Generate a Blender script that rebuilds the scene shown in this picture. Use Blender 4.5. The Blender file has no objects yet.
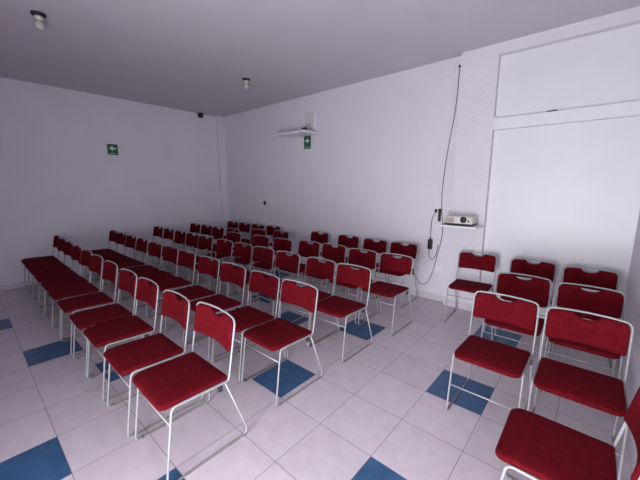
import bpy, bmesh, math, random
from mathutils import Vector, Matrix
random.seed(7)
S = bpy.context.scene
C = S.collection

# ------------------------------------------------------------------ materials
def new_mat(name):
    m = bpy.data.materials.new(name); m.use_nodes = True
    nt = m.node_tree; b = nt.nodes['Principled BSDF']
    return m, nt, b
def noise(nt, scale, detail=4, rough=.55, coord='Object', vec=None):
    n = nt.nodes.new('ShaderNodeTexNoise'); n.inputs['Scale'].default_value = scale
    n.inputs['Detail'].default_value = detail; n.inputs['Roughness'].default_value = rough
    if vec is None:
        t = nt.nodes.new('ShaderNodeTexCoord'); nt.links.new(t.outputs[coord], n.inputs['Vector'])
    else: nt.links.new(vec, n.inputs['Vector'])
    return n
def ramp(nt, src, stops):
    r = nt.nodes.new('ShaderNodeValToRGB')
    e = r.color_ramp.elements
    while len(e) < len(stops): e.new(.5)
    for i, (p, c) in enumerate(stops): e[i].position = p; e[i].color = (*c, 1)
    nt.links.new(src, r.inputs['Fac']); return r
def bump(nt, b, src, strength, dist):
    u = nt.nodes.new('ShaderNodeBump'); u.inputs['Strength'].default_value = strength
    u.inputs['Distance'].default_value = dist
    nt.links.new(src, u.inputs['Height']); nt.links.new(u.outputs['Normal'], b.inputs['Normal'])
def simple(name, col, rough=.5, metal=0., nscale=40, var=.06, spec=.5):
    m, nt, b = new_mat(name)
    n = noise(nt, nscale)
    lo = tuple(max(0, c*(1-var)) for c in col); hi = tuple(min(1, c*(1+var)) for c in col)
    r = ramp(nt, n.outputs['Fac'], [(.3, lo), (.7, hi)])
    nt.links.new(r.outputs['Color'], b.inputs['Base Color'])
    b.inputs['Roughness'].default_value = rough; b.inputs['Metallic'].default_value = metal
    b.inputs['Specular IOR Level'].default_value = spec
    return m
def plaster(name, col, var=.03, scale=60, bs=.35, bd=.006):
    m, nt, b = new_mat(name)
    n = noise(nt, 2.2, 6)
    r = ramp(nt, n.outputs['Fac'], [(.3, tuple(c*(1-var) for c in col)), (.7, col)])
    nt.links.new(r.outputs['Color'], b.inputs['Base Color'])
    f = noise(nt, scale, 5, .65)
    bump(nt, b, f.outputs['Fac'], bs, bd)
    b.inputs['Roughness'].default_value = .75; b.inputs['Specular IOR Level'].default_value = .25
    return m
WALL = (.79, .76, .84)
M = {}
M['wall'] = plaster('wall_plaster', WALL, .04, 38, .8, .014)
M['smooth'] = plaster('smooth_white_panel', (.80, .785, .85), .05, 14, .12, .006)
_b = M['smooth'].node_tree.nodes['Principled BSDF']; _b.inputs['Roughness'].default_value = .42; _b.inputs['Specular IOR Level'].default_value = .5
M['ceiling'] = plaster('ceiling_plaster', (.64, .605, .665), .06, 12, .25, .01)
M['white_trim'] = simple('white_trim_paint', (.80, .785, .85), .5, nscale=6, var=.02)
M['base'] = simple('baseboard_tile', (.64, .59, .65), .35, nscale=9)
M['grout'] = simple('floor_grout', (.17, .15, .17), .8, nscale=30)
M['rod'] = simple('pale_grey_rod_enamel', (.34, .335, .36), .33, .0, nscale=14, var=.08)
M['bar'] = simple('pale_grey_bar_enamel', (.34, .335, .36), .33, .0, nscale=14, var=.08)
M['dark_rod'] = simple('darker_grey_rod', (.25, .225, .23), .45, .2, nscale=40, var=.25)
M['glide'] = simple('dark_plastic', (.025, .025, .03), .5)
M['tip'] = simple('grey_glide_plastic', (.20, .20, .21), .35)
M['black'] = simple('black_plastic', (.012, .012, .014), .45)
M['cable'] = simple('black_cable_rubber', (.02, .022, .035), .6)
M['green'] = simple('sign_green', (.004, .115, .05), .45)
M['signwhite'] = simple('sign_white', (.62, .80, .70), .5)
M['ivory'] = simple('ivory_plastic', (.62, .56, .50), .4)
M['cream'] = simple('cream_white_plastic', (.74, .70, .68), .4)
M['plate'] = plaster('beige_plate', (.70, .64, .68), .05, 40, .2, .003)
M['greyvent'] = simple('grey_vent_plastic', (.30, .27, .28), .5)
M['bulb'] = simple('frosted_bulb_glass', (.50, .48, .50), .2, var=.02)
M['socket'] = simple('porcelain_socket', (.60, .60, .56), .3, var=.02)
M['frame_metal'] = simple('window_aluminium', (.6, .6, .62), .35, .6)

def fabric():
    m, nt, b = new_mat('red_woven_fabric')
    n = noise(nt, 34, 6, .7); n2 = noise(nt, 420, 2)
    r = ramp(nt, n.outputs['Fac'], [(.30, (.084, .0024, .0058)), (.5, (.114, .0037, .0085)), (.72, (.146, .0060, .0122))])
    nt.links.new(r.outputs['Color'], b.inputs['Base Color'])
    bump(nt, b, n2.outputs['Fac'], .35, .002)
    b.inputs['Roughness'].default_value = .9; b.inputs['Specular IOR Level'].default_value = .08
    return m
M['red'] = fabric()

def tile_mat(name, base, var, bump_s):
    m, nt, b = new_mat(name)
    t = nt.nodes.new('ShaderNodeTexCoord')
    sc = nt.nodes.new('ShaderNodeVectorMath'); sc.operation = 'SCALE'; sc.inputs['Scale'].default_value = 1/.4
    fl = nt.nodes.new('ShaderNodeVectorMath'); fl.operation = 'FLOOR'
    wn = nt.nodes.new('ShaderNodeTexWhiteNoise'); wn.noise_dimensions = '2D'
    nt.links.new(t.outputs['Object'], sc.inputs[0]); nt.links.new(sc.outputs[0], fl.inputs[0]); nt.links.new(fl.outputs[0], wn.inputs['Vector'])
    n = noise(nt, 9, 6, .65)
    r = ramp(nt, n.outputs['Fac'], [(.28, tuple(c*(1-var) for c in base)), (.55, base), (.75, tuple(min(1, c*(1+var*.6)) for c in base))])
    mx = nt.nodes.new('ShaderNodeMix'); mx.data_type = 'RGBA'; mx.blend_type = 'MULTIPLY'; mx.inputs[0].default_value = 1
    mr = nt.nodes.new('ShaderNodeMapRange'); mr.inputs['To Min'].default_value = .95; mr.inputs['To Max'].default_value = 1.03
    nt.links.new(wn.outputs['Value'], mr.inputs['Value'])
    cb = nt.nodes.new('ShaderNodeCombineColor')
    for k in range(3): nt.links.new(mr.outputs[0], cb.inputs[k])
    nt.links.new(r.outputs['Color'], mx.inputs[6]); nt.links.new(cb.outputs[0], mx.inputs[7])
    nt.links.new(mx.outputs[2], b.inputs['Base Color'])
    b.inputs['Roughness'].default_value = .34; b.inputs['Specular IOR Level'].default_value = .4
    f = noise(nt, 25, 4); bump(nt, b, f.outputs['Fac'], bump_s, .002)
    return m
M['tile'] = tile_mat('pale_floor_tile', (.64, .56, .635), .10, .1)
M['tile_blue'] = tile_mat('blue_floor_tile', (.042, .115, .25), .30, .15)

# ------------------------------------------------------------------ helpers
def link(name, bm, m, parent=None, smooth=False, recalc=True):
    if recalc: bmesh.ops.recalc_face_normals(bm, faces=bm.faces)
    me = bpy.data.meshes.new(name); bm.to_mesh(me); bm.free()
    for x in (m if isinstance(m, (list, tuple)) else [m]): me.materials.append(x)
    if smooth:
        for p in me.polygons: p.use_smooth = True
    o = bpy.data.objects.new(name, me); C.objects.link(o)
    if parent: o.parent = parent
    return o
def struct(name, bm, m, **k):
    o = link(name, bm, m, **k); o['kind'] = 'structure'; return o
def tag(o, label, cat, group=None):
    o['label'] = label; o['category'] = cat
    if group: o['group'] = group
    return o
def thing(name, label, cat, loc=(0, 0, 0), rz=0, group=None):
    o = bpy.data.objects.new(name, None); o.empty_display_size = .1; C.objects.link(o)
    o.location = loc; o.rotation_euler = (0, 0, rz)
    return tag(o, label, cat, group)
def box(bm, x0, x1, y0, y1, z0, z1, bev=0, mat=0):
    v = [bm.verts.new((x, y, z)) for z in (z0, z1) for y in (y0, y1) for x in (x0, x1)]
    fs = [bm.faces.new([v[i] for i in f]) for f in ((0, 2, 3, 1), (4, 5, 7, 6), (0, 1, 5, 4), (2, 6, 7, 3), (0, 4, 6, 2), (1, 3, 7, 5))]
    for f in fs: f.material_index = mat
    if bev:
        es = list({e for f in fs for e in f.edges})
        bmesh.ops.bevel(bm, geom=es, offset=bev, segments=2, affect='EDGES', profile=.5)
    return v
def B(*a, **k):
    bm = bmesh.new(); box(bm, *a, **k); return bm
def fillet(pts, rad, n=5):
    """round the inner corners of a polyline; rad is one radius or one per corner"""
    out = [Vector(pts[0])]
    for i in range(1, len(pts)-1):
        p = Vector(pts[i]); a = Vector(pts[i-1])-p; b = Vector(pts[i+1])-p
        r = rad[i] if isinstance(rad, (list, tuple)) else rad
        la, lb = a.length, b.length; a.normalize(); b.normalize()
        ang = a.angle(b)
        if ang > math.pi-.02 or r <= 0: out.append(p); continue
        d = min(r/math.tan(ang/2), la*.48, lb*.48)
        s, e = p+a*d, p+b*d
        for k in range(n+1):
            t = k/n
            out.append(s*(1-t)**2 + p*2*t*(1-t) + e*t*t)
    out.append(Vector(pts[-1])); return out
def tube(bm, pts, r, n=8, cap=True, closed=False):
    pts = [Vector(p) for p in pts]
    t0 = (pts[1]-pts[0]).normalized()
    up = Vector((0, 0, 1)) if abs(t0.z) < .9 else Vector((1, 0, 0))
    nrm = (up - t0*up.dot(t0)).normalized()
    rings = []
    for i, p in enumerate(pts):
        a = pts[max(i-1, 0)]; b = pts[min(i+1, len(pts)-1)]
        t = (b-a).normalized()
        nrm = (nrm - t*nrm.dot(t)).normalized(); bn = t.cross(nrm)
        rings.append([bm.verts.new(p + (nrm*math.cos(2*math.pi*k/n)+bn*math.sin(2*math.pi*k/n))*r) for k in range(n)])
    for a, b in zip(rings, rings[1:]):
        for k in range(n): bm.faces.new((a[k], a[(k+1) % n], b[(k+1) % n], b[k]))
    if cap: bm.faces.new(rings[0][::-1]); bm.faces.new(rings[-1])
def lathe(bm, prof, c=(0, 0, 0), n=24, axis='z'):
    rings = []
    for r, h in prof:
        ring = []
        for k in range(n):
            a = 2*math.pi*k/n; x, y = r*math.cos(a), r*math.sin(a)
            v = {'z': (x, y, h), 'y': (x, h, y), 'x': (h, x, y)}[axis]
            ring.append(bm.verts.new((c[0]+v[0], c[1]+v[1], c[2]+v[2])))
        rings.append(ring)
    for a, b in zip(rings, rings[1:]):
        for k in range(n): bm.faces.new((a[k], a[(k+1) % n], b[(k+1) % n], b[k]))
    bm.faces.new(rings[0][::-1]); bm.faces.new(rings[-1])
def spline(pts, n=10):
    """Catmull-Rom through the points"""
    P = [Vector(p) for p in pts]; P = [P[0]*2-P[1]] + P + [P[-1]*2-P[-2]]
    out = []
    for i in range(1, len(P)-2):
        a, b, c, d = P[i-1:i+3]
        for k in range(n):
            t = k/n
            out.append(.5*((2*b)+(c-a)*t+(2*a-5*b+4*c-d)*t*t+(3*b-3*c+d-a)*t**3))
    out.append(P[-2]); return out

# ------------------------------------------------------------------ the room
XL, XR, YB, YF, H = -5.52, 1.565, 2.45, -2.75, 3.163
T = .4
BLUE = {(-2,-1), (1,-2), (1,1), (-1,-4), (-2,2), (-3,-5), (-7,-4), (-5,-3), (-10,-5), (-4,1), (-6,2), (-8,4), (1,4), (-12,-9), (-6,-8), (-9,-7), (2,-6)}
bm = bmesh.new()
def quad(bm, x0, x1, y0, y1, z, mat):
    f = bm.faces.new([bm.verts.new(p) for p in ((x0, y0, z), (x1, y0, z), (x1, y1, z), (x0, y1, z))]); f.material_index = mat
box(bm, XL-.15, XR+.15, YF-.15, YB+.15, -.1, -.0012, mat=2)
g = .0016
for i in range(math.floor(XL/T), math.ceil(XR/T)):
    for j in range(math.floor(YF/T), math.ceil(YB/T)):
        x0, x1, y0, y1 = max(XL, i*T+g), min(XR, (i+1)*T-g), max(YF, j*T+g), min(YB, (j+1)*T-g)
        if x1-x0 > .01 and y1-y0 > .01: quad(bm, x0, x1, y0, y1, 0, 1 if (i, j) in BLUE else 0)
struct('floor', bm, [M['tile'], M['tile_blue'], M['grout']], recalc=False)
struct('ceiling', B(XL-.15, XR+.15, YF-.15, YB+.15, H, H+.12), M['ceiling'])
struct('wall_left', B(XL-.15, XL, YF-.15, YB+.15, 0, H), M['wall'])
struct('wall_right', B(XR, XR+.15, YF-.15, YB+.15, 0, H), M['wall'])
# back wall: rough plaster up to the pier, then smooth filled-in bays
PX0, PX1, PY = -.165, .245, 2.36
struct('wall_back', B(XL, PX0+.05, YB, YB+.15, 0, H), M['wall'])
struct('trim_1', B(PX0, PX1, PY, YB+.15, 0, H), M['wall'])                        # pier with the projector shelf
struct('trim_2', B(PX1, XR, PY+.01, YB+.15, 2.235, 2.36), M['white_trim'])        # cross beam
struct('trim_3', B(PX1, XR, PY, YB+.15, 3.045, H), M['wall'])                     # head beam
struct('trim_4', B(PX1, XR, YB, YB+.15, 0, 2.235), M['smooth'])                   # lower bay
struct('trim_5', B(PX1, XR, YB-.005, YB+.15, 2.36, 3.045), M['smooth'])           # upper bay
struct('trim_6', B(XL, XL+.09, 2.29, YB, 0, H), M['wall'])                        # corner column
# baseboards
struct('baseboard_left', B(XL, XL+.010, YF, 2.29, 0, .085), M['base'])
struct('baseboard_back', B(XL+.09, PX0, YB-.010, YB, 0, .085), M['base'])
bm = bmesh.new(); box(bm, PX0-.010, PX1, PY-.010, PY, 0, .085); box(bm, PX0-.010, PX0, PY, YB-.01, 0, .085)
struct('baseboard_pier', bm, M['base'])
struct('baseboard_bay', B(PX1, XR-.01, YB-.010, YB, 0, .085), M['base'])
struct('baseboard_right', B(XR-.010, XR, YF, YB, 0, .085), M['base'])
# front wall with a wide glazed entrance behind the camera
WX0, WX1, WZ0, WZ1 = .15, 1.42, .0, 2.45
bm = bmesh.new()
box(bm, XL, WX0, YF-.15, YF, 0, H); box(bm, WX1, XR, YF-.15, YF, 0, H); box(bm, WX0, WX1, YF-.15, YF, WZ1, H)
struct('wall_front', bm, M['wall'])
bm = bmesh.new()
for x in (WX0, WX1-.05): box(bm, x, x+.05, YF-.10, YF-.05, WZ0, WZ1)
box(bm, WX0+.05, WX1-.05, YF-.10, YF-.05, WZ1-.05, WZ1)
struct('door_1', bm, M['frame_metal'])

# ------------------------------------------------------------------ the chair (origin on the floor, sitter faces -y)
OY = .26
HX = .2085
def chair_parts():
    r = .0062
    zt = .7855
    p = {}
    # one continuous bent rod: rear strut, runner, front leg, seat rail, upright, top rail and back down
    def side(s):
        return [(s*HX, .375-OY, .418), (s*(HX+.003), .524-OY, r+.001), (s*(HX+.003), .0-OY, r+.001),
                (s*HX, .058-OY, .436), (s*HX, .398-OY, .424), (s*HX, .462-OY, zt)]
    L, R_ = side(-1), side(1)
    top = [(x, .462-OY+.022*(1-(x/HX)**2), zt+.006*(1-(x/HX)**2)) for x in (-.10, 0, .10)]
    pts = L + top + R_[::-1]
    rad = [0, .045, .03, .035, .028, .045, .0, .0, .0, .045, .028, .035, .03, .045, 0]
    bm = bmesh.new(); tube(bm, fillet(pts, rad, 5), r, 8)
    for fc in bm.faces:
        if fc.calc_center_median().z < .016: fc.material_index = 1     # darker grey along the runners
    p['frame'] = (bm, [M['rod'], M['dark_rod']])
    # front stretcher between the legs
    bm = bmesh.new(); fy = .029-OY
    tube(bm, [(-HX-.001, .047-OY, .335), (HX+.001, .047-OY, .335)], .005, 8)
    p['stretcher'] = (bm, M['bar'])
    bm = bmesh.new()
    for y in (.12, .33): tube(bm, [(-HX, y-OY, .4325-(y-.058)*.035), (HX, y-OY, .4325-(y-.058)*.035)], .005, 8)
    p['seat_support'] = (bm, M['bar'])
    # seat cushion: rounded plan, pillowed top, front edge rolling down
    bm = bmesh.new()
    w, y0, y1, cr, cf = .2005, .004, .404, .022, .045
    out = []
    for cx, cy, a0, q in ((w-cr, y1-cr, 0, cr), (-w+cr, y1-cr, 90, cr), (-w+cf, y0+cf, 180, cf), (w-cf, y0+cf, 270, cf)):
        for k in range(7):
            a = math.radians(a0+15*k); out.append((cx+q*math.cos(a), cy+q*math.sin(a)))
    # extra points along the straight sides
    full = []
    for a, b in zip(out, out[1:]+out[:1]):
        full.append(a); d = math.hypot(b[0]-a[0], b[1]-a[1])
        if d > .1:
            for k in range(1, 6): full.append((a[0]+(b[0]-a[0])*k/6, a[1]+(b[1]-a[1])*k/6))
    cyc = .205
    def zdrop(y): 
        t = max(0, (.13-y)/.12); return -.011*t*t - .028*(y-.06)
    rings = []
    for s, z in ((.0, .4345), (.80, .4345), (.965, .4345), (.992, .437), (1.0, .442), (1.0, .449), (.992, .4555), (.975, .4590), (.94, .4615), (.80, .4645), (.55, .466), (.28, .467)):
        if s == 0: rings.append(None); continue
        rings.append([bm.verts.new((x*s, (cyc+(y-cyc)*s)-OY, z+zdrop(cyc+(y-cyc)*s))) for x, y in full])
    n = len(full)
    for a, b in zip(rings[1:], rings[2:]):
        for k in range(n): bm.faces.new((a[k], a[(k+1) % n], b[(k+1) % n], b[k]))
    bm.faces.new(rings[1][::-1])
    cv = bm.verts.new((0, cyc-OY, .467+zdrop(cyc)))
    for k in range(n): bm.faces.new((rings[-1][k], rings[-1][(k+1) % n], cv))
    p['seat'] = (bm, M['red'])
    # backrest pad: bowed to the rear, hand-hold notch in its top edge
    bm = bmesh.new()
    W = .1995; nx, nz = 36, 10
    def base_y(x, z): return .398+(z-.424)*(.064/.3545) + .030*(1-(x/W)**2) - .008
    def zlim(x):
        ax = abs(x); c = .030
        e = c-math.sqrt(max(0, c*c-max(0, ax-(W-c))**2)) if ax > W-c else 0
        t = zt-.009+.006*(1-(x/HX)**2) - e
        if ax < .068: t -= .036*math.sqrt(1-(ax/.068)**2.4)
        cb = .018
        eb = cb-math.sqrt(max(0, cb*cb-max(0, ax-(W-cb))**2)) if ax > W-cb else 0
        b_ = .588 + .004*(1-(x/W)**2) + eb
        return b_, t
    th = .0135
    xs = [-W*math.cos(math.pi*i/nx) for i in range(nx+1)]
    xs = sorted(set([round(x*.5+(-W+2*W*i/nx)*.5, 5) for i, x in enumerate(xs)]))
    F, K = [], []
    for x in xs:
        b_, t_ = zlim(x); fr, bk = [], []
        for j in range(nz+1):
            v = j/nz; z = b_+(t_-b_)*(.5-.5*math.cos(math.pi*v))
            ed = min(z-b_, t_-z, (W-abs(x))*1.0)
            q = math.sqrt(max(0, 1-(1-min(1, max(0, ed)/.016))**2))
            y = base_y(x, z)
            fr.append(bm.verts.new((x, y-th*(.25+.75*q)-OY, z))); bk.append(bm.verts.new((x, y+th*(.25+.55*q)-OY, z)))
        F.append(fr); K.append(bk)
    for i in range(len(xs)-1):
        for j in range(nz):
            bm.faces.new((F[i][j], F[i+1][j], F[i+1][j+1], F[i][j+1])); bm.faces.new((K[i][j], K[i][j+1], K[i+1][j+1], K[i+1][j]))
        bm.faces.new((F[i][0], K[i][0], K[i+1][0], F[i+1][0])); bm.faces.new((F[i][nz], F[i+1][nz], K[i+1][nz], K[i][nz]))
    for j in range(nz):
        bm.faces.new((F[0][j], F[0][j+1], K[0][j+1], K[0][j])); bm.faces.new((F[-1][j], K[-1][j], K[-1][j+1], F[-1][j+1]))
    p['backrest'] = (bm, M['red'])
    return p
def make_chair():
    root = thing('stacking_chair', '', 'chair')
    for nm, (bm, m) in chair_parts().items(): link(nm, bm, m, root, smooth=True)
    for s in (-1, 1):
        # dark glides clipped over the runner ends, stacking bumpers under the seat rails
        for y in (.035, .478):
            bm = bmesh.new(); tube(bm, [(s*(HX+.003), y-.012-OY, .0078), (s*(HX+.003), y+.012-OY, .0078)], .0076, 8)
            link('glide', bm, M['tip'], root, smooth=True)
        bm = bmesh.new(); box(bm, s*HX-.009, s*HX+.009, .325-OY, .352-OY, .386, .421, bev=.004)
        link('stacking_bumper', bm, M['glide'], root)
    return root
PROTO = make_chair(); USED = [False]
ORD = ['first', 'second', 'third', 'fourth', 'fifth', 'sixth', 'seventh', 'eighth', 'ninth', 'tenth', 'eleventh']
def put_chair(x, y, label, group, rz=0.):
    if not USED[0]: r = PROTO; USED[0] = True
    else:
        r = PROTO.copy(); C.objects.link(r)
        for ch in list(PROTO.children):
            c = ch.copy(); C.objects.link(c); c.parent = r
    r.scale = (1, 1, 1); r.location = (x, y, 0); r.rotation_euler = (0, 0, rz)
    tag(r, label, 'chair', group); return r
YT = .462-OY      # top of the back behind the origin
rows = {
 'front row': (-.847, [-.535, -1.036, -1.558, -2.008, -2.53, -3.015, -3.465, -3.91, -4.39, -4.832, -5.275]),
 'second row': (-.04, [-.55, -.995, -1.495, -1.97, -2.50, -2.945, -3.42, -3.93, -4.38, -4.83, -5.275]),
 'third row': (.74, [-.54, -.982, -1.52, -1.985, -2.43, -2.895, -3.44, -3.885, -4.33, -4.80, -5.275]),
}
for nm, (yt, xs) in rows.items():
    for i, x in enumerate(xs):
        far = ', against the left wall' if i == len(xs)-1 else ''
        lab = f'red chair on pale rod frame, {nm} of the large block, {ORD[i]} from the aisle'
        o = put_chair(x, yt-YT+random.uniform(-.005, .005), lab, f'chairs in the {nm}', random.uniform(-.012, .012))
        if nm == 'front row' and i == 0: o.location.y = -.825-YT; o.scale = (1.1, 1, 1.02)   # the nearest one is a little wider
G4 = 'chairs in the fourth row'
for i, (x, yt) in enumerate([(-.46, 1.50), (-.925, 1.49), (-1.425, 1.53), (-1.863, 1.50), (-2.31, 1.38), (-2.80, 1.35), (-3.455, 1.275)]):
    put_chair(x, yt-YT, f'red chair on pale rod frame, fourth row of the large block, {ORD[i]} from the aisle', G4, random.uniform(-.012, .012))
for i, (x, yt) in enumerate([(-5.24, 1.50), (-4.79, 1.51), (-4.342, 1.50), (-3.897, 1.55)]):
    put_chair(x, yt-YT, f'dark red chair, fourth row of the large block, {ORD[i]} from the left wall', G4, random.uniform(-.012, .012))
put_chair(-3.45, 1.815-YT, 'dark red chair in the gap between fourth and last rows, nearer the left wall', 'chairs between the fourth and last rows', .03)
put_chair(-2.985, 1.95-YT, 'dark red chair in the gap between fourth and last rows, nearer the aisle', 'chairs between the fourth and last rows', -.03)
G5 = 'chairs in the last row along the back wall'
for i, (x, yt) in enumerate([(-.76, 2.30), (-1.23, 2.29), (-1.75, 2.32), (-2.37, 2.31)]):
    put_chair(x, yt-YT, f'dark red chair in last row along the back wall, {ORD[i]} from the wall cables', G5, random.uniform(-.012, .012))
for i, (x, yt) in enumerate([(-5.0, 2.28), (-4.555, 2.285), (-4.11, 2.30), (-3.665, 2.35)]):
    put_chair(x, yt-YT, f'dark red chair in last row along the back wall, {ORD[i]} from the corner column', G5, 0)
GR = 'chairs in the small block right of the aisle'
_c = put_chair(.817, .735-YT, 'bright red chair right of the aisle, standing over a blue floor tile', GR, -.01)
_d = put_chair(1.282, .71-YT, 'bright red chair facing forward beside the right wall, nearest of three one behind another', GR, 0)
_low = None                      # these two carry their stretcher lower down
for ch in list(_c.children)+list(_d.children):
    if ch.name.startswith('stretcher'):
        if _low is None:
            _low = ch.data.copy()
            for v in _low.vertices: v.co.z -= .13; v.co.y -= .017
        ch.data = _low
put_chair(.825, 1.47-YT, 'red chair right of the aisle, middle of three one behind another, left column', GR, .01)
put_chair(1.286, 1.43-YT, 'red chair by the right wall, middle of three one behind another', GR, 0)
put_chair(.245, 2.24-YT, 'dark red chair standing below the projector shelf', GR, .06)
put_chair(.797, 2.23-YT, 'dark red chair against the white panel, middle of three at the back', GR, 0)
put_chair(1.285, 2.17-YT, 'dark red chair in the back right corner of the room', GR, .05)
put_chair(1.284, -.24, 'bright red chair turned sideways with its back to the right wall', GR, -math.pi/2)

# ------------------------------------------------------------------ projector and its shelf
t = thing('wall_shelf', 'white projector shelf on the pier beside the hanging cables', 'shelf', (0, 0, 0))
SZ = 1.122
link('board', B(-.185, .238, 2.05, PY, SZ-.022, SZ, bev=.003), M['white_trim'], t)
for x in (-.10, .12):
    bm = bmesh.new(); box(bm, x-.012, x+.012, 2.352, PY, SZ-.07, SZ-.022); box(bm, x-.012, x+.012, 2.12, 2.352, SZ-.028, SZ-.022)
    link('bracket', bm, M['white_trim'], t)
t = thing('projector', 'small white video projector with dark round lens on the wall shelf', 'projector', (.02, 2.19, SZ))
link('body', B(-.165, .165, -.105, .105, .022, .112, bev=.012), M['ivory'], t)
link('front_panel', B(-.035, .135, -.112, -.104, .030, .104, bev=.004), M['cream'], t)
bm = bmesh.new(); lathe(bm, [(.036, 0), (.036, -.018), (.031, -.024), (.027, -.020)], (.066, -.110, .076), 28, 'y'); ring = link('lens_ring', bm, M['glide'], t, smooth=True)
bm = bmesh.new(); lathe(bm, [(.0275, -.004), (.0275, -.021), (.018, -.026), (.001, -.028)], (.066, -.110, .076), 28, 'y'); link('lens', bm, M['black'], ring, smooth=True)
link('sensor_window', B(.112, .126, -.115, -.110, .044, .078, bev=.002), M['black'], t)
bm = bmesh.new()
for k in range(6): box(bm, -.150, -.050, -.1085, -.1045, .036+k*.010, .041+k*.010)
link('vent', bm, M['greyvent'], t)
for x in (-.12, .12):
    for y in (-.075, .075):
        bm = bmesh.new(); lathe(bm, [(.013, 0), (.013, .010), (.009, .023)], (x, y, 0), 14); link('foot', bm, M['black'], t)
link('base_shadow', B(-.166, .166, -.107, .103, .012, .024), M['black'], t)  # thin black slab painted in as the shadow under the projector body

# power strip and cables on the back wall
wy = YB
t = thing('power_strip', 'slim black power strip fixed upright beside the projector shelf', 'power strip', (-.332, wy, 1.195))
sb = link('strip_body', B(-.016, .016, -.030, 0, -.075, .095, bev=.004), M['black'], t)
bm = bmesh.new()
for k in range(3): box(bm, -.009, .009, -.032, -.029, -.055+k*.05, -.03+k*.05)
link('socket_face', bm, M['glide'], sb)
t = thing('wall_socket', 'small dark wall socket with a plug left of the power strip', 'wall socket', (-.385, wy, 1.262))
link('plate', B(-.016, .014, -.012, 0, -.022, .022, bev=.003), M['glide'], t)
link('plug', B(-.012, .010, -.032, -.011, -.014, .012, bev=.003), M['black'], t)
t = thing('power_adapter', 'black power adapter brick hanging from a cord on the back wall', 'adapter', (-.435, wy, .80))
link('brick', B(-.030, .030, -.042, -.006, -.075, .065, bev=.007), M['black'], t)
link('strain_relief', B(-.008, .008, -.032, -.016, .064, .088, bev=.003), M['cable'], t)
def cable(name, pts, label, r=.0042):
    bm = bmesh.new(); tube(bm, spline(pts, 8), r, 8)
    return tag(link(name, bm, M['cable'], smooth=True), label, 'cable')
cable('video_cable', [(-.205, wy-.006, 3.02), (-.222, wy-.006, 2.55), (-.283, wy-.006, 2.05), (-.318, wy-.006, 1.6), (-.312, wy-.008, 1.30),
                      (-.283, wy-.008, 1.05), (-.29, wy-.008, .87), (-.341, wy-.006, .61), (-.388, wy-.006, .387), (-.474, wy-.006, .208), (-.58, wy-.006, .22), (-.666, wy-.008, .381), (-.70, wy-.008, .45)],
      'long black cable running from the ceiling down the back wall past the shelf')
cable('ceiling_cable', [(-.185, wy-.010, 3.05), (-.185, wy-.012, 2.6), (-.183, wy-.012, 2.0), (-.184, wy-.012, 1.5), (-.186, wy-.012, 1.13)],
      'thin pale cable straight down the inner edge of the pier', .003).data.materials[0] = M['base']
cable('adapter_cord', [(-.385, wy-.020, 1.245), (-.425, wy-.02, 1.16), (-.437, wy-.02, 1.02), (-.435, wy-.024, .885)],
      'short black cord from the wall socket down to the adapter brick', .0035)
cable('looped_cord', [(-.435, wy-.024, .722), (-.447, wy-.02, .67), (-.435, wy-.018, .615), (-.400, wy-.018, .585), (-.358, wy-.024, .625), (-.335, wy-.03, .70), (-.322, wy-.035, .80)],
      'short black cord looping below the adapter brick', .0035)
t = thing('cable_outlet', 'small dark cable outlet high on the wall beside the pier', 'outlet', (-.205, wy, 3.045))
bm = bmesh.new(); lathe(bm, [(.016, 0), (.016, -.008), (.010, -.018)], (0, 0, 0), 16, 'y'); link('grommet', bm, M['black'], t)
t = thing('hanging_plug', 'small dark plug on the cable end beside the last row', 'plug', (-.70, wy-.02, .468))
link('plug_body', B(-.011, .011, -.010, .012, -.016, .026, bev=.003), M['black'], t)

# high shelf on the back wall
t = thing('high_wall_shelf', 'white board shelf high on the back wall above the right exit sign', 'shelf', (-3.0, YB, 2.49))
link('board', B(-.26, .50, -.40, 0, -.012, .018, bev=.003), M['white_trim'], t)
for x in (-.15, .40):
    bm = bmesh.new(); box(bm, x-.012, x+.012, -.02, 0, -.05, -.012); box(bm, x-.012, x+.012, -.25, -.02, -.018, -.012); link('bracket', bm, M['white_trim'], t)
tag(link('conduit', B(-2.625, -2.595, YB-.022, YB, 2.55, 2.89, bev=.003), M['white_trim']), 'white vertical cable conduit above the high wall shelf', 'conduit')
tag(link('cover_plate', B(-2.84, -2.645, YB-.008, YB, 2.509, 2.88, bev=.002), M['plate']), 'pale cover plate on the back wall left of the conduit', 'cover plate')
t = thing('shelf_device', 'tiny dark device standing on the high wall shelf', 'device', (-2.555, 2.13, 2.508))
db = link('body', B(-.035, .03, -.03, .03, 0, .045, bev=.006), M['black'], t)
link('antenna', B(.018, .026, -.004, .004, .04, .075), M['black'], db)

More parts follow.
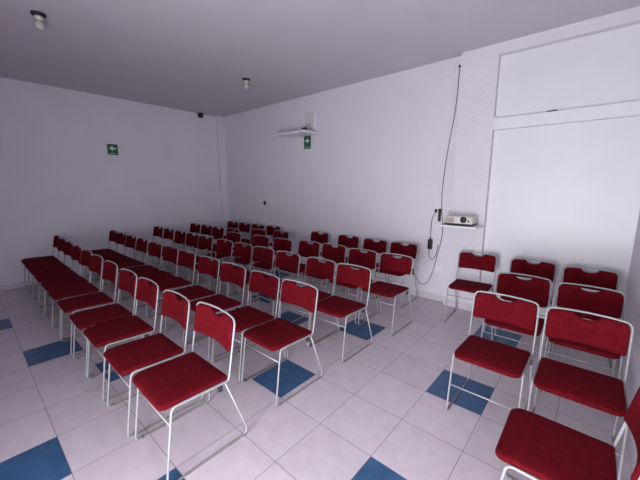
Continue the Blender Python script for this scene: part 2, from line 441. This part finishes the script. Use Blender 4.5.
# ------------------------------------------------------------------ exit signs (green, white arrow, line of small print)
def arrow(bm, cx, cz, s, d, y):
    """flat arrow in the xz plane at depth y; d = +1 right, -1 left"""
    pts = [(-.5, .13), (-.02, .13), (-.02, .42), (.5, 0), (-.02, -.42), (-.02, -.13), (-.5, -.13)]
    pts = [(cx+d*a*s, cz+b*s) for a, b in pts]
    f = [bm.verts.new((x, y, z)) for x, z in pts]; k = [bm.verts.new((x, y+.0015, z)) for x, z in pts]
    bm.faces.new(f); bm.faces.new(k[::-1]); n = len(f)
    for i in range(n): bm.faces.new((f[i], f[(i+1) % n], k[(i+1) % n], k[i]))
def sign(name, label, w, h, d, loc, rz):
    t = thing(name, label, 'sign', loc, rz)
    pn = link('panel', B(-w/2, w/2, -.006, 0, -h/2, h/2, bev=.001), M['green'], t)
    bm = bmesh.new(); arrow(bm, 0, h*.10, w*.66, d, -.0075); link('arrow', bm, M['signwhite'], pn)
    bm = bmesh.new()
    x = -w*.36
    random.seed(3)
    while x < w*.34:
        q = random.uniform(.006, .013); box(bm, x, x+q, -.0072, -.0058, -h*.40, -h*.35); x += q+.006
    link('small_print', bm, M['signwhite'], pn)
sign('exit_sign', 'green sign with white left arrow on the left wall', .17, .19, -1, (XL, .150, 2.249), math.pi/2)
sign('exit_sign', 'green sign with white right arrow under the high shelf', .165, .23, 1, (-2.795, YB, 2.372), 0)

# ------------------------------------------------------------------ ceiling lamps and camera
def lamp(loc, label):
    t = thing('ceiling_lamp', label, 'lamp', loc, 0, 'bare bulb ceiling lamps')
    bm = bmesh.new(); lathe(bm, [(.058, 0), (.058, -.012), (.052, -.020), (.036, -.026)], n=28); link('base_plate', bm, M['black'], t, smooth=False)
    bm = bmesh.new(); lathe(bm, [(.034, -.024), (.036, -.040), (.030, -.052), (.024, -.058)], n=20); link('socket', bm, M['socket'], t, smooth=True)
    bm = bmesh.new(); lathe(bm, [(.016, -.056), (.019, -.065), (.031, -.084), (.037, -.104), (.034, -.124), (.022, -.138), (.005, -.143)], n=20); link('bulb', bm, M['bulb'], t, smooth=True)
lamp((-2.84, -1.12, H), 'unlit bare bulb on black ceiling plate, nearest the camera')
lamp((-2.886, 1.223, H), 'unlit bare bulb on black ceiling plate, farther back near the back wall')
t = thing('security_camera', 'small black security camera under the ceiling near the corner column', 'camera', (XL, 1.88, 3.112))
link('mount', B(0, .03, -.03, .03, -.03, .05, bev=.004), M['black'], t)
bm = bmesh.new(); lathe(bm, [(.02, .045), (.056, .04), (.058, 0), (.047, -.035), (.025, -.055), (.003, -.06)], (.075, 0, 0), 20); link('dome', bm, M['black'], t, smooth=True)
t = thing('wall_socket', 'small black wall socket on the back wall near the corner', 'wall socket', (-4.043, YB, 1.24))
link('plate', B(-.028, .028, -.012, 0, -.045, .045, bev=.003), M['glide'], t)
link('plug', B(-.016, .016, -.035, -.011, -.02, .012, bev=.004), M['black'], t)
tag(link('dark_clip', B(.745, .835, 2.375, 2.40, 2.36, 2.372, bev=.002), M['black']), 'small dark strip lying on the cross beam ledge', 'strip')
tag(link('cable_stub', B(.246, .264, 2.372, 2.39, 2.36, 2.385, bev=.002), M['signwhite']), 'tiny white stub at the left end of the cross beam ledge', 'stub')
t = thing('outlet_plate', 'double white wall outlet low on the back wall below the cables', 'outlet', (-.30, YB, .47))
link('plate', B(-.06, .06, -.008, 0, -.035, .035, bev=.002), M['white_trim'], t)
for x in (-.028, .028): link('socket_face', B(x-.018, x+.018, -.0105, -.0075, -.02, .02, bev=.001), M['white_trim'], t)

# ------------------------------------------------------------------ light: daylight through the glazed front
w = bpy.data.worlds.new('daylight'); S.world = w; w.use_nodes = True
bg = w.node_tree.nodes['Background']; bg.inputs['Color'].default_value = (.80, .88, 1.0, 1); bg.inputs['Strength'].default_value = 1.0
L = bpy.data.lights.new('door_daylight', 'AREA'); L.shape = 'RECTANGLE'; L.size = WX1-WX0-.1; L.size_y = 1.6
L.energy = 134; L.color = (.99, 1.0, 1.0)
lo = bpy.data.objects.new('door_daylight', L); C.objects.link(lo)
lo.location = ((WX0+WX1)/2, YF-.18, .85); lo.rotation_euler = (math.pi/2, 0, 0)   # shines into the room (+y)

# ------------------------------------------------------------------ camera
cam = bpy.data.cameras.new('camera'); co = bpy.data.objects.new('camera', cam); C.objects.link(co)
cam.sensor_fit = 'HORIZONTAL'; cam.sensor_width = 36; cam.lens = 36*314.06/640; cam.clip_start = .02
yaw, pitch, roll = math.radians(-41.142), math.radians(-9.685), math.radians(.033)
f = Vector((math.sin(yaw)*math.cos(pitch), math.cos(yaw)*math.cos(pitch), math.sin(pitch)))
r = Vector((math.cos(yaw), -math.sin(yaw), 0)); u = r.cross(f)
r2 = r*math.cos(roll)+u*math.sin(roll); u2 = -r*math.sin(roll)+u*math.cos(roll)
m = Matrix.Identity(4)
for i in range(3): m[i][0], m[i][1], m[i][2] = r2[i], u2[i], -f[i]
m[0][3], m[1][3], m[2][3] = 1.243, -1.827, 1.587
co.matrix_world = m
S.camera = co
S.view_settings.view_transform = 'Standard'; S.view_settings.look = 'None'
S.view_settings.exposure = 0.0; S.view_settings.gamma = 1.0
S.view_settings.use_curve_mapping = False
